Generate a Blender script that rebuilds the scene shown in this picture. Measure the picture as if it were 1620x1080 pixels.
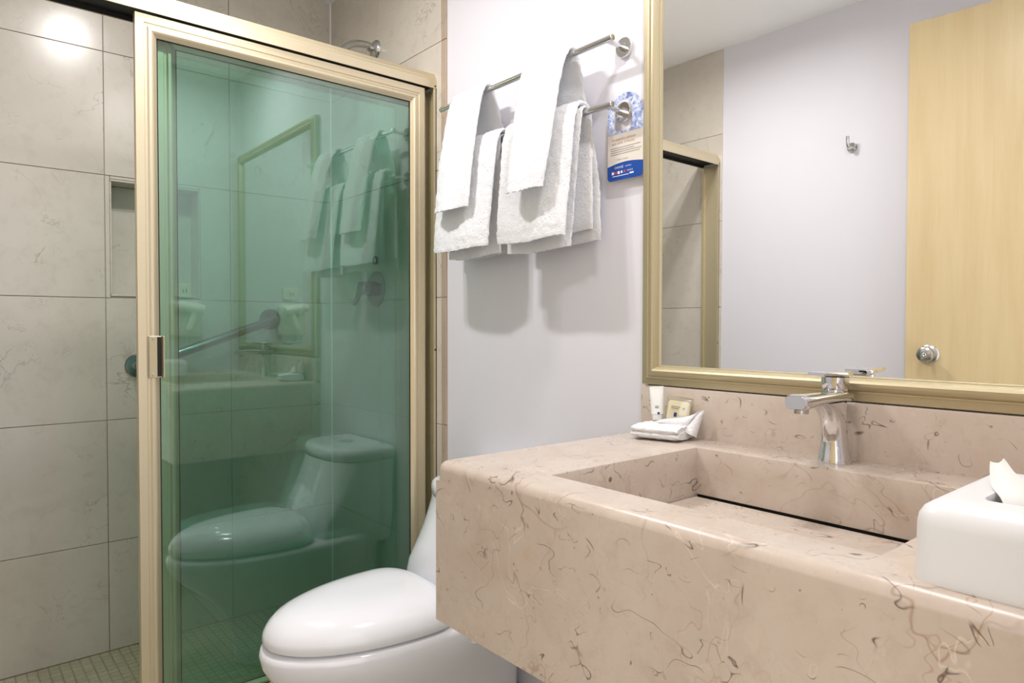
import bpy, bmesh, math, random
from mathutils import Vector, Matrix
from mathutils.geometry import tessellate_polygon

for o in list(bpy.data.objects):
    bpy.data.objects.remove(o, do_unlink=True)
scn = bpy.context.scene
COL = scn.collection
PI = math.pi

# ------------------------------------------------------------------ camera
CAM_H = 1.096
cam = bpy.data.cameras.new('camera')
cam.sensor_width = 36.0
cam.lens = 36.0 * 1082.5 / 1620.0
cam.clip_start = 0.02
cam_o = bpy.data.objects.new('camera', cam)
COL.objects.link(cam_o)
_yaw, _pitch, _roll = -0.870161, -0.0219613, 0.0015227
_f = Vector((math.sin(_yaw), math.cos(_yaw), 0)); _r = Vector((math.cos(_yaw), -math.sin(_yaw), 0)); _u = Vector((0, 0, 1))
_f2 = _f * math.cos(_pitch) + _u * math.sin(_pitch); _u2 = _u * math.cos(_pitch) - _f * math.sin(_pitch)
_r3 = _r * math.cos(_roll) + _u2 * math.sin(_roll); _u3 = _u2 * math.cos(_roll) - _r * math.sin(_roll)
_m = Matrix((_r3, _u3, -_f2)).transposed().to_4x4()
_m.translation = Vector((0, 0, CAM_H))
cam_o.matrix_world = _m
scn.camera = cam_o

# ------------------------------------------------------------------ world, exposure
world = bpy.data.worlds.new('room_beyond'); scn.world = world
world.use_nodes = True
world.node_tree.nodes['Background'].inputs[0].default_value = (0.98, 0.985, 1.0, 1)
world.node_tree.nodes['Background'].inputs[1].default_value = 1.5
scn.view_settings.view_transform = 'Standard'
scn.view_settings.look = 'None'
scn.view_settings.gamma = 1.0
scn.view_settings.use_curve_mapping = False
scn.view_settings.exposure = 0.40

# ceiling lamps: position and power; the lamps are built further down with make_downlight()
LAMPS = [((-1.62, 0.46), 10.0), ((-0.60, 0.84), 6.2)]

# ------------------------------------------------------------------ material helpers
def lin(c):
    return tuple((x / 12.92 if x <= 0.04045 else ((x + 0.055) / 1.055) ** 2.4) for x in [v / 255.0 for v in c])

class NT:
    def __init__(self, name):
        self.m = bpy.data.materials.new(name); self.m.use_nodes = True
        self.t = self.m.node_tree; self.b = self.t.nodes['Principled BSDF']; self.out = self.t.nodes['Material Output']
    def n(self, typ, **kw):
        nd = self.t.nodes.new(typ)
        for k, v in kw.items(): setattr(nd, k, v)
        return nd
    def l(self, a, b): self.t.links.new(a, b)
    def math(self, op, a, b=None, clamp=False):
        nd = self.n('ShaderNodeMath', operation=op, use_clamp=clamp)
        for i, v in enumerate((a, b)):
            if v is None: continue
            if isinstance(v, (int, float)): nd.inputs[i].default_value = v
            else: self.l(v, nd.inputs[i])
        return nd.outputs[0]
    def mix(self, fac, a, b):
        nd = self.n('ShaderNodeMix', data_type='RGBA')
        for i, v in ((0, fac), (6, a), (7, b)):
            if isinstance(v, (int, float)): nd.inputs[i].default_value = v
            elif isinstance(v, tuple): nd.inputs[i].default_value = (*v[:3], 1)
            else: self.l(v, nd.inputs[i])
        return nd.outputs[2]
    def rng(self, v, a, b, c, d, smooth=False):
        nd = self.n('ShaderNodeMapRange', interpolation_type='SMOOTHSTEP' if smooth else 'LINEAR')
        self.l(v, nd.inputs[0])
        for i, x in enumerate((a, b, c, d)): nd.inputs[i + 1].default_value = x
        return nd.outputs[0]
    def coord(self, scale=(1, 1, 1), rnd=False, rot=(0, 0, 0)):
        tc = self.n('ShaderNodeTexCoord'); mp = self.n('ShaderNodeMapping')
        self.l(tc.outputs['Object'], mp.inputs[0]); mp.inputs['Scale'].default_value = scale; mp.inputs['Rotation'].default_value = rot
        if rnd:
            oi = self.n('ShaderNodeObjectInfo'); mu = self.n('ShaderNodeVectorMath', operation='MULTIPLY')
            cb = self.n('ShaderNodeCombineXYZ')
            for i in range(3): self.l(oi.outputs['Random'], cb.inputs[i])
            self.l(cb.outputs[0], mu.inputs[0]); mu.inputs[1].default_value = (37.0, 71.0, 53.0)
            self.l(mu.outputs[0], mp.inputs['Location'])
        return mp.outputs[0]
    def noise(self, vec, scale, detail=3, rough=0.55, dist=0.0):
        nd = self.n('ShaderNodeTexNoise'); self.l(vec, nd.inputs['Vector'])
        nd.inputs['Scale'].default_value = scale; nd.inputs['Detail'].default_value = detail
        nd.inputs['Roughness'].default_value = rough; nd.inputs['Distortion'].default_value = dist
        return nd.outputs['Fac']
    def bump(self, h, strength, dist):
        nd = self.n('ShaderNodeBump'); nd.inputs['Strength'].default_value = strength; nd.inputs['Distance'].default_value = dist
        self.l(h, nd.inputs['Height']); self.l(nd.outputs[0], self.b.inputs['Normal'])
    def ridge(self, vec, scale, width, detail=2, rough=0.5, dist=0.0, level=0.5):
        f = self.noise(vec, scale, detail, rough, dist)
        a = self.math('ABSOLUTE', self.math('SUBTRACT', f, level))
        return self.rng(a, 0.0, width, 1.0, 0.0)
    def set(self, col=None, rough=None, metal=None, spec=None, coat=None):
        if col is not None:
            if isinstance(col, tuple): self.b.inputs['Base Color'].default_value = (*col[:3], 1)
            else: self.l(col, self.b.inputs['Base Color'])
        if rough is not None:
            if isinstance(rough, (int, float)): self.b.inputs['Roughness'].default_value = rough
            else: self.l(rough, self.b.inputs['Roughness'])
        if metal is not None: self.b.inputs['Metallic'].default_value = metal
        if spec is not None: self.b.inputs['Specular IOR Level'].default_value = spec
        if coat is not None:
            self.b.inputs['Coat Weight'].default_value = coat; self.b.inputs['Coat Roughness'].default_value = 0.05
        return self.m

M = {}
def plain(name, col, rough=0.5, metal=0.0, nscale=40.0, var=0.04, bump=0.0, bdist=0.001, coat=None):
    t = NT(name); v = t.coord(rnd=False); f = t.noise(v, nscale, 3)
    c = lin(col)
    dark = tuple(x * (1 - var) for x in c); light = tuple(min(1, x * (1 + var)) for x in c)
    t.set(t.mix(f, dark, light), rough, metal, coat=coat)
    if bump: t.bump(f, bump, bdist)
    M[name] = t.m

plain('plaster', (227, 225, 232), 0.6, 0, 9.0, 0.012, 0.05, 0.002)
plain('ceiling_paint', (249, 249, 250), 0.8, 0, 9.0, 0.01)
plain('grout', (178, 166, 148), 0.85, 0, 60, 0.08)
plain('grout_light', (206, 200, 178), 0.85, 0, 60, 0.08)
plain('porcelain', (232, 232, 237), 0.07, 0, 6, 0.006, coat=0.3)
plain('seat_plastic', (234, 234, 239), 0.13, 0, 6, 0.006)
plain('white_plastic', (240, 238, 232), 0.3, 0, 8, 0.01)
plain('cover_plastic', (230, 231, 235), 0.35, 0, 8, 0.01)
plain('black', (14, 13, 12), 0.6, 0, 30, 0.1)
plain('dark_gap', (26, 22, 18), 0.9, 0, 30, 0.1)
plain('chrome', (222, 222, 224), 0.06, 1.0, 3, 0.01)
plain('satin_steel', (190, 190, 188), 0.24, 1.0, 60, 0.05)
plain('dimmed_shower_steel', (142, 145, 146), 0.18, 1.0, 60, 0.05)  # darker metal: dark surroundings mirrored in the shower chrome, put into its colour
plain('paper_white', (232, 232, 230), 0.7, 0, 30, 0.02)
plain('card_cream', (226, 218, 208), 0.45, 0, 20, 0.02)
plain('print_blue', (16, 72, 160), 0.35, 0, 20, 0.03)
plain('print_white', (244, 244, 246), 0.4, 0, 20, 0.01)
plain('print_red', (214, 60, 60), 0.4, 0, 20, 0.01)
plain('print_tan', (190, 150, 122), 0.5, 0, 20, 0.02)
plain('print_grey', (146, 140, 136), 0.5, 0, 20, 0.02)
plain('print_navy', (38, 42, 120), 0.4, 0, 20, 0.02)
plain('soap_cream', (240, 232, 202), 0.4, 0, 30, 0.02)
plain('tube_white', (232, 232, 228), 0.35, 0, 20, 0.01)

def champagne(name, col, rough):
    t = NT(name); v = t.coord(scale=(60, 60, 60)); f = t.noise(v, 3.0, 2)
    c = lin(col)
    t.set(t.mix(f, tuple(x * 0.95 for x in c), c), rough, 0.7)
    M[name] = t.m
champagne('champagne', (216, 203, 173), 0.36)
champagne('mirror_gold', (196, 184, 152), 0.42)

def tile_mat(name, base, warm, dark, rough, rnd=True, vein=0.5):
    t = NT(name); v = t.coord(rnd=rnd)
    big = t.noise(v, 3.2, 4, 0.6, 0.6)
    c = t.mix(t.rng(big, 0.35, 0.7, 0, 1), lin(base), lin(warm))
    fine = t.noise(v, 22, 5, 0.65, 0.3)
    c = t.mix(t.rng(fine, 0.52, 0.75, 0, 0.35), c, lin(dark))
    rg = t.ridge(v, 5.0, 0.012, 4, 0.6, 1.2); mk = t.rng(t.noise(v, 4.0, 2), 0.5, 0.66, 0, 1)
    c = t.mix(t.math('MULTIPLY', t.math('MULTIPLY', rg, mk), vein), c, lin((126, 112, 92)))
    rg2 = t.ridge(v, 14.0, 0.012, 3, 0.6, 0.8, 0.47); mk2 = t.rng(t.noise(v, 8.5, 2), 0.56, 0.7, 0, 1)
    c = t.mix(t.math('MULTIPLY', t.math('MULTIPLY', rg2, mk2), vein * 0.8), c, lin((140, 108, 88)))
    t.set(c, rough)
    M[name] = t.m
tile_mat('wall_tile', (212, 205, 194), (204, 196, 185), (184, 174, 160), 0.22)
tile_mat('edge_tile', (186, 168, 148), (178, 160, 142), (160, 140, 122), 0.3)
tile_mat('floor_tile', (178, 172, 152), (168, 160, 140), (150, 142, 122), 0.35)
tile_mat('mosaic', (204, 200, 174), (190, 186, 160), (168, 162, 134), 0.4, vein=0.1)

def marble():
    t = NT('counter_marble'); v = t.coord()
    big = t.noise(v, 4.5, 4, 0.6, 0.5)
    c = t.mix(t.rng(big, 0.35, 0.68, 0, 1), lin((208, 195, 183)), lin((197, 182, 170)))
    mid = t.noise(v, 11, 5, 0.65, 0.4)
    c = t.mix(t.rng(mid, 0.55, 0.8, 0, 0.45), c, lin((188, 164, 148)))
    c = t.mix(t.rng(mid, 0.22, 0.42, 0.5, 0), c, lin((220, 204, 188)))
    och = t.noise(v, 7.0, 3, 0.5, 0.4)
    c = t.mix(t.rng(och, 0.66, 0.78, 0, 0.35), c, lin((205, 165, 118)))
    # long faint tan veins
    r1 = t.ridge(v, 3.4, 0.0045, 4, 0.6, 0.5); k1 = t.rng(t.noise(v, 3.1, 2), 0.45, 0.58, 0, 1)
    c = t.mix(t.math('MULTIPLY', t.math('MULTIPLY', r1, k1), 0.55), c, lin((146, 108, 84)))
    r5 = t.ridge(v, 6.0, 0.005, 3, 0.6, 0.5, 0.55); k5 = t.rng(t.noise(v, 5.3, 2), 0.5, 0.6, 0, 1)
    c = t.mix(t.math('MULTIPLY', t.math('MULTIPLY', r5, k5), 0.5), c, lin((160, 112, 78)))
    # pale fossil threads
    r3 = t.ridge(v, 8.0, 0.008, 3, 0.55, 0.9, 0.56); k3 = t.rng(t.noise(v, 5.7, 2), 0.5, 0.6, 0, 1)
    c = t.mix(t.math('MULTIPLY', t.math('MULTIPLY', r3, k3), 0.55), c, lin((232, 218, 204)))
    # short dark wisps
    v2 = t.coord(scale=(1.0, 1.0, 1.25), rot=(0.3, 0.5, 0.2))
    r2 = t.ridge(v2, 9.0, 0.006, 2, 0.55, 0.5, 0.52); k2 = t.rng(t.noise(v2, 17.0, 1), 0.53, 0.61, 0, 1)
    c = t.mix(t.math('MULTIPLY', t.math('MULTIPLY', r2, k2), 0.9), c, lin((64, 42, 34)))
    r4 = t.ridge(v2, 15.0, 0.008, 2, 0.6, 0.5, 0.45); k4 = t.rng(t.noise(v2, 27.0, 1), 0.56, 0.63, 0, 1)
    c = t.mix(t.math('MULTIPLY', t.math('MULTIPLY', r4, k4), 0.85), c, lin((78, 54, 44)))
    fk = t.noise(v2, 62.0, 2, 0.5); c = t.mix(t.rng(fk, 0.745, 0.77, 0, 0.7), c, lin((104, 76, 62)))
    cl = t.noise(v, 24.0, 6, 0.75, 0.2); c = t.mix(t.rng(cl, 0.5, 0.75, 0, 0.4), c, lin((176, 156, 143)))
    t.set(c, t.rng(mid, 0.3, 0.7, 0.24, 0.34))
    M['counter_marble'] = t.m
marble()

def wood():
    t = NT('door_wood'); v = t.coord(scale=(6, 6, 0.5)); f = t.noise(v, 4.0, 5, 0.6, 0.3)
    v2 = t.coord(scale=(60, 60, 2.0)); g = t.noise(v2, 3.0, 4, 0.6)
    c = t.mix(t.rng(f, 0.3, 0.7, 0, 1), lin((220, 199, 156)), lin((211, 187, 142)))
    c = t.mix(t.rng(g, 0.55, 0.8, 0, 0.25), c, lin((192, 164, 118)))
    t.set(c, 0.3)
    M['door_wood'] = t.m
wood()

def terry():
    t = NT('terry'); v = t.coord()
    f = t.noise(v, 260, 3, 0.7); g = t.noise(v, 60, 3, 0.6)
    t.set(t.mix(g, lin((230, 230, 234)), lin((243, 243, 245))), 0.95, spec=0.15)
    t.b.inputs['Sheen Weight'].default_value = 0.25
    h = t.math('ADD', t.math('MULTIPLY', f, 0.7), t.math('MULTIPLY', g, 0.9))
    t.bump(h, 0.85, 0.004)
    M['terry'] = t.m
terry()

def glass_green(name, fac):
    """tinted glass; fac is how much that face of the pane reflects at normal incidence"""
    t = NT(name)
    t.t.nodes.remove(t.b)
    tr = t.n('ShaderNodeBsdfTransparent'); tr.inputs[0].default_value = (0.715, 0.872, 0.82, 1)
    gl = t.n('ShaderNodeBsdfGlossy'); gl.inputs['Color'].default_value = (0.93, 1.0, 0.98, 1); gl.inputs['Roughness'].default_value = 0.0
    lw = t.n('ShaderNodeLayerWeight'); lw.inputs['Blend'].default_value = 0.3
    f = t.math('ADD', t.math('MULTIPLY', lw.outputs['Facing'], 0.2), fac, True)
    mx = t.n('ShaderNodeMixShader'); t.l(f, mx.inputs[0]); t.l(tr.outputs[0], mx.inputs[1]); t.l(gl.outputs[0], mx.inputs[2])
    t.l(mx.outputs[0], t.out.inputs[0])
    M[name] = t.m
glass_green('green_glass', 0.13)       # coated outer face
glass_green('green_glass_back', 0.04)  # plain inner face and edges

def clear_film():
    t = NT('clear_film')
    t.t.nodes.remove(t.b)
    tr = t.n('ShaderNodeBsdfTransparent'); tr.inputs[0].default_value = (0.93, 0.92, 0.88, 1)
    gl = t.n('ShaderNodeBsdfGlossy'); gl.inputs['Roughness'].default_value = 0.12
    mx = t.n('ShaderNodeMixShader'); mx.inputs[0].default_value = 0.14; t.l(tr.outputs[0], mx.inputs[1]); t.l(gl.outputs[0], mx.inputs[2])
    t.l(mx.outputs[0], t.out.inputs[0])
    M['clear_film'] = t.m
clear_film()

def mirror_mat():
    t = NT('mirror'); t.set((0.955, 0.96, 0.955), 0.0, 1.0); M['mirror'] = t.m
mirror_mat()

def emit(name, col, s):
    t = NT(name); t.b.inputs['Base Color'].default_value = (0.9, 0.9, 0.9, 1)
    t.b.inputs['Emission Color'].default_value = (*col, 1); t.b.inputs['Emission Strength'].default_value = s; M[name] = t.m
emit('lamp_glow', (1.0, 0.95, 0.88), 14.0)

def ice_print():
    t = NT('ice_print'); v = t.coord()
    f = t.noise(v, 70, 5, 0.7, 1.5); c = t.mix(t.rng(f, 0.36, 0.62, 0, 1), lin((96, 122, 190)), lin((228, 234, 246)))
    g = t.noise(v, 45, 2); c = t.mix(t.rng(g, 0.56, 0.66, 0, 0.7), c, lin((60, 84, 160)))
    t.set(c, 0.35); M['ice_print'] = t.m
ice_print()

# ------------------------------------------------------------------ mesh helpers (world coordinates in, root-local meshes out)
LOC = {}      # root name -> world location
def mk_mesh(name, V, F, mat, smooth=False, autosmooth=None):
    me = bpy.data.meshes.new(name)
    me.from_pydata([tuple(v) for v in V], [], F); me.validate(); me.update()
    bm = bmesh.new(); bm.from_mesh(me); bmesh.ops.recalc_face_normals(bm, faces=bm.faces)
    if autosmooth is not None:
        for f in bm.faces: f.smooth = True
        for e in bm.edges:
            if len(e.link_faces) == 2 and e.calc_face_angle(0) > math.radians(autosmooth): e.smooth = False
    elif smooth:
        for f in bm.faces: f.smooth = True
    bm.to_mesh(me); bm.free()
    me.materials.append(M[mat])
    return me

def root_loc(o):
    while o.parent is not None: o = o.parent
    return o.location

def obj(name, geo, mat, parent=None, smooth=None, base=None):
    """geo = (V, F) in world coordinates. parent: part of a thing. base: origin of a stand-alone mesh thing."""
    V, F = geo
    if parent is not None: L = Vector(root_loc(parent))
    elif base is not None: L = Vector(base)
    else: L = Vector((0, 0, 0))
    me = mk_mesh(name, [Vector(v) - L for v in V], F, mat, autosmooth=smooth)
    o = bpy.data.objects.new(name, me); COL.objects.link(o)
    if parent is not None: o.parent = parent
    else: o.location = L
    return o

def tag(o, label, cat, group=None):
    o['label'] = label; o['category'] = cat
    if group: o['group'] = group
    return o

def thing(name, loc, label, cat, group=None):
    o = bpy.data.objects.new(name, None); COL.objects.link(o); o.location = loc; o.empty_display_size = 0.05
    return tag(o, label, cat, group)

def struct(o, label=None):
    o['kind'] = 'structure'
    if label: o['label'] = label
    return o

def join(*gs):
    V, F = [], []
    for v, f in gs:
        n = len(V); V += list(v); F += [tuple(i + n for i in p) for p in f]
    return V, F

def box(x0, x1, y0, y1, z0, z1):
    V = [(x0, y0, z0), (x1, y0, z0), (x1, y1, z0), (x0, y1, z0), (x0, y0, z1), (x1, y0, z1), (x1, y1, z1), (x0, y1, z1)]
    F = [(3, 2, 1, 0), (4, 5, 6, 7), (0, 1, 5, 4), (1, 2, 6, 5), (2, 3, 7, 6), (3, 0, 4, 7)]
    return V, F

def from_bm(bm):
    bm.verts.ensure_lookup_table(); bm.verts.index_update()
    g = ([v.co.copy() for v in bm.verts], [tuple(v.index for v in f.verts) for f in bm.faces]); bm.free(); return g

def bbox(x0, x1, y0, y1, z0, z1, b=0.002, seg=2, sel=None):
    """bevelled box; sel(edge_mid, edge_dir) picks edges"""
    V, F = box(x0, x1, y0, y1, z0, z1)
    bm = bmesh.new(); vs = [bm.verts.new(v) for v in V]
    for f in F: bm.faces.new([vs[i] for i in f])
    es = [e for e in bm.edges if sel is None or sel((e.verts[0].co + e.verts[1].co) / 2)]
    bmesh.ops.bevel(bm, geom=es, offset=b, segments=seg, profile=0.5, affect='EDGES')
    return from_bm(bm)

def xform(g, mtx):
    return [mtx @ Vector(v) for v in g[0]], g[1]

def rotz(g, pivot, a):
    m = Matrix.Translation(Vector(pivot)) @ Matrix.Rotation(a, 4, 'Z') @ Matrix.Translation(-Vector(pivot))
    return xform(g, m)

def loft(rings, cap0=True, cap1=True, closed=True):
    n = len(rings[0]); V = [v for r in rings for v in r]; F = []
    for k in range(len(rings) - 1):
        for i in range(n if closed else n - 1):
            j = (i + 1) % n
            F.append((k * n + i, k * n + j, (k + 1) * n + j, (k + 1) * n + i))
    if cap0: F.append(tuple(reversed(range(n))))
    if cap1: F.append(tuple((len(rings) - 1) * n + i for i in range(n)))
    return V, F

def frame_of(d):
    d = Vector(d).normalized(); a = Vector((0, 0, 1)) if abs(d.z) < 0.9 else Vector((1, 0, 0))
    x = d.cross(a).normalized(); y = d.cross(x).normalized(); return x, y, d

def lathe(profile, origin, axis, n=24, cap0=True, cap1=True):
    """profile: (radius, distance along axis)"""
    x, y, d = frame_of(axis); o = Vector(origin); rings = []
    for r, h in profile:
        rings.append([o + d * h + (x * math.cos(2 * PI * i / n) + y * math.sin(2 * PI * i / n)) * max(r, 1e-5) for i in range(n)])
    return loft(rings, cap0, cap1)

def tube(path, r, n=14):
    P = [Vector(p) for p in path]; rings = []; prev = None
    for k, p in enumerate(P):
        d = (P[min(k + 1, len(P) - 1)] - P[max(k - 1, 0)]).normalized()
        if prev is None: x, y, _ = frame_of(d)
        else:
            x = (prev - d * prev.dot(d)).normalized(); y = d.cross(x).normalized()
        prev = x
        rr = r[k] if isinstance(r, (list, tuple)) else r
        rings.append([p + (x * math.cos(2 * PI * i / n) + y * math.sin(2 * PI * i / n)) * rr for i in range(n)])
    return loft(rings)

def smooth_path(pts, per=6):
    """Catmull-Rom through pts"""
    P = [Vector(p) for p in pts]; out = []
    for i in range(len(P) - 1):
        p0, p1, p2, p3 = P[max(i - 1, 0)], P[i], P[i + 1], P[min(i + 2, len(P) - 1)]
        for k in range(per):
            t = k / per
            out.append(0.5 * ((2 * p1) + (-p0 + p2) * t + (2 * p0 - 5 * p1 + 4 * p2 - p3) * t * t + (-p0 + 3 * p1 - 3 * p2 + p3) * t ** 3))
    out.append(P[-1]); return out

def superring(cx, cy, z, hx, hy, e, n=40):
    R = []
    for i in range(n):
        a = 2 * PI * i / n; c, s = math.cos(a), math.sin(a)
        R.append(Vector((cx + hx * math.copysign(abs(c) ** (2 / e), c), cy + hy * math.copysign(abs(s) ** (2 / e), s), z)))
    return R

def rrect(cx, cy, z, hx, hy, r, seg=6):
    R = []
    for qx, qy, a0 in ((1, 1, 0), (-1, 1, PI / 2), (-1, -1, PI), (1, -1, 1.5 * PI)):
        for k in range(seg + 1):
            a = a0 + PI / 2 * k / seg
            R.append(Vector((cx + qx * (hx - r) + r * math.cos(a), cy + qy * (hy - r) + r * math.sin(a), z)))
    return R

def slab2d(outer, holes, y0, y1, tr):
    """plate with holes: 2-D loops (u,w) -> tr(u, w, depth)"""
    loops = [[Vector((u, w, 0)) for u, w in l] for l in [outer] + holes]
    flat = [p for l in loops for p in l]; n = len(flat)
    tris = tessellate_polygon(loops)
    V = [tr(p.x, p.y, y0) for p in flat] + [tr(p.x, p.y, y1) for p in flat]
    F = [tuple(t) for t in tris] + [tuple(i + n for i in reversed(t)) for t in tris]
    s = 0
    for l in loops:
        m = len(l)
        for i in range(m):
            j = (i + 1) % m; F.append((s + i, s + j, s + j + n, s + i + n))
        s += m
    return V, F

def text_geo(s, size, tr, align='LEFT', squeeze=1.0):
    cu = bpy.data.curves.new('lettering', 'FONT'); cu.body = s; cu.size = size; cu.align_x = align; cu.resolution_u = 2
    o = bpy.data.objects.new('lettering', cu); COL.objects.link(o)
    bpy.context.view_layer.update()
    me = bpy.data.meshes.new_from_object(o.evaluated_get(bpy.context.evaluated_depsgraph_get()))
    g = ([tr(v.co.x * squeeze, v.co.y) for v in me.vertices], [tuple(p.vertices) for p in me.polygons])
    bpy.data.objects.remove(o, do_unlink=True); bpy.data.meshes.remove(me); bpy.data.curves.remove(cu)
    return g

def mitre_bar(a, b, inward, out, profile):
    """bar of a mitred frame from corner a to b; profile (u inward, v outward)"""
    a, b, inward, out = Vector(a), Vector(b), Vector(inward), Vector(out)
    d = (b - a).normalized()
    r0 = [a + inward * u + out * v + d * u for u, v in profile]
    r1 = [b + inward * u + out * v - d * u for u, v in profile]
    return loft([r0, r1])

# ------------------------------------------------------------------ room dimensions
XL, XR = -2.62, -0.03          # finished left wall (shower), right wall with the doorway
YB, YF = 1.25, -0.37           # wall with the mirror, wall behind the camera
ZC = 2.40
TT = 0.006                     # tile thickness
XT = -1.80                     # where the shower tiles end on the mirror wall
XTF = -1.84                    # and on the opposite wall
GAP = 0.0010

# walls
wall_back = struct(obj('wall_back', box(XL - 0.12, XR + 0.12, YB, YB + 0.1, -0.05, ZC + 0.05), 'plaster'), 'white plaster wall behind towels and mirror')
wall_front = struct(obj('wall_front', box(XL - 0.12, XR + 0.12, YF - 0.1, YF, -0.05, ZC + 0.05), 'plaster'), 'white plaster wall seen in the mirror')
NY0, NY1, NZ0, NZ1, ND = 0.452, 0.736, 1.196, 1.586, 0.095     # niche
xb = XL - TT
wl = join(box(xb - 0.12, xb, YF, NY0, -0.05, ZC + 0.05), box(xb - 0.12, xb, NY1, YB, -0.05, ZC + 0.05),
          box(xb - 0.12, xb, NY0, NY1, -0.05, NZ0), box(xb - 0.12, xb, NY0, NY1, NZ1, ZC + 0.05), box(xb - 0.12, xb - ND - 0.006, NY0, NY1, NZ0, NZ1))
wall_left = struct(obj('wall_left', wl, 'grout'), 'tiled end wall of the shower')
DY0, DY1, DZ = -0.345, 0.56, 2.22                                # doorway
wr = join(box(XR, XR + 0.12, YF, DY0, -0.05, ZC + 0.05), box(XR, XR + 0.12, DY1, YB, -0.05, ZC + 0.05), box(XR, XR + 0.12, DY0, DY1, DZ, ZC + 0.05))
wall_right = struct(obj('wall_right', wr, 'plaster'), 'white plaster wall with the doorway')
ceiling = struct(obj('ceiling', box(XL - 0.12, XR + 0.12, YF - 0.1, YB + 0.1, ZC, ZC + 0.08), 'ceiling_paint'), 'white ceiling')
floor = struct(obj('floor', box(-1.85, XR + 0.12, YF, YB, -0.06, -0.006), 'grout'), 'beige tiled bathroom floor')
floor_shower = struct(obj('floor_shower', box(XL - 0.02, -1.85, YF, YB, -0.06, -0.004), 'grout_light'), 'mosaic floor of the shower')

# wall tiles, each its own part of its wall
ZJ = [0.0, 0.369, 0.780, 1.189, 1.597, 2.004, ZC]
def tile_part(parent, mat, x0, x1, y0, y1, z0, z1, ax):
    g = GAP
    if ax == 'x': geo = bbox(x0, x1, y0 + g, y1 - g, z0 + g, z1 - g, 0.0008, 1)
    elif ax == 'y': geo = bbox(x0 + g, x1 - g, y0, y1, z0 + g, z1 - g, 0.0008, 1)
    else: geo = bbox(x0 + g, x1 - g, y0 + g, y1 - g, z0, z1, 0.0008, 1)
    c = [sum(v[i] for v in geo[0]) / len(geo[0]) for i in range(3)]
    L = Vector(c)
    me = mk_mesh('tile', [Vector(v) - L for v in geo[0]], geo[1], mat)
    o = bpy.data.objects.new('tile', me); COL.objects.link(o); o.parent = parent; o.location = L - Vector(parent.location)
    return o
YJ = [YF, 0.032, 0.437, 0.842, YB - TT]
for i in range(4):
    for k in range(6):
        if i == 2 and k == 3:      # niche is let into this tile
            tile_part(wall_left, 'wall_tile', xb, XL, 0.437, NY0, ZJ[3], ZJ[4], 'x')
            tile_part(wall_left, 'wall_tile', xb, XL, NY1, 0.842, ZJ[3], ZJ[4], 'x')
            tile_part(wall_left, 'wall_tile', xb, XL, NY0, NY1, NZ1, ZJ[4], 'x')
            continue
        tile_part(wall_left, 'wall_tile', xb, XL, YJ[i], YJ[i + 1], ZJ[k], ZJ[k + 1], 'x')
# lining of the niche
tile_part(wall_left, 'wall_tile', xb - ND - 0.006, xb - ND, NY0, NY1, NZ0 + 0.006, NZ1 - 0.006, 'x')
tile_part(wall_left, 'wall_tile', xb - ND, XL, NY0, NY1, NZ0, NZ0 + 0.006, 'z')
tile_part(wall_left, 'wall_tile', xb - ND, XL, NY0, NY1, NZ1 - 0.006, NZ1, 'z')
tile_part(wall_left, 'wall_tile', xb - ND, XL, NY0, NY0 + 0.005, NZ0 + 0.006, NZ1 - 0.006, 'y')
tile_part(wall_left, 'wall_tile', xb - ND, XL, NY1 - 0.005, NY1, NZ0 + 0.006, NZ1 - 0.006, 'y')
XJ = [XL, -2.23, -1.826]
for i in range(2):
    for k in range(6):
        tile_part(wall_back, 'wall_tile', XJ[i], XJ[i + 1], YB - TT, YB, ZJ[k], ZJ[k + 1], 'y')
for k in range(6):
    tile_part(wall_back, 'edge_tile', -1.826, XT, YB - TT, YB, ZJ[k], ZJ[k + 1], 'y')
XJF = [XL, -2.24, XTF]
for i in range(2):
    for k in range(6):
        tile_part(wall_front, 'wall_tile', XJF[i], XJF[i + 1], YF, YF + TT, ZJ[k], ZJ[k + 1], 'y')
obj('corner_caulk', loft([[Vector((XL, YB - TT, z)), Vector((XL + 0.004, YB - TT, z)), Vector((XL, YB - TT - 0.004, z))] for z in (0.0, ZC)]), 'print_white', wall_left)
# bathroom floor tiles
fx = [-1.79, -1.39, -0.99, -0.59, -0.19, XR]; fy = [YF, -0.01, 0.39, 0.79, 1.19, YB]
for i in range(5):
    for j in range(5):
        tile_part(floor, 'floor_tile', fx[i], fx[i + 1], fy[j], fy[j + 1], -0.006, 0.0, 'z')
# shower mosaic: the 300 largest in view as parts, the rest as one
def project(p):
    d = Vector(p) - Vector((0, 0, CAM_H)); w = d.dot(_f2)
    return (810 + 1082.5 * d.dot(_r3) / w, 540 - 1082.5 * d.dot(_u3) / w, w)
pitch = 0.0285; cells = []
nx = int((-1.955 - XL) / pitch); ny = int((YB - YF - 2 * TT) / pitch)
for i in range(nx):
    for j in range(ny):
        cx = XL + 0.001 + (i + 0.5) * pitch; cy = YF + TT + (j + 0.5) * pitch
        px, py, w = project((cx, cy, 0)); vis = -15 < px < 640 and py < 1095
        cells.append(((0 if vis else 1), w, cx, cy))
cells.sort()
hm = pitch / 2 - 0.0016
_v, _fc = bbox(-hm, hm, -hm, hm, -0.004, 0.0, 0.0008, 1)
mos_me = mk_mesh('mosaic_tile', _v, _fc, 'mosaic')
rest = []
for n_, (vis, w, cx, cy) in enumerate(cells):
    if n_ < 300:
        o = bpy.data.objects.new('mosaic_tile', mos_me); COL.objects.link(o); o.parent = floor_shower; o.location = (cx, cy, 0)
    else:
        rest.append(box(cx - hm, cx + hm, cy - hm, cy + hm, -0.004, 0.0))
o = obj('mosaic_tiling', join(*rest), 'mosaic', floor_shower); o['kind'] = 'stuff'
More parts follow.
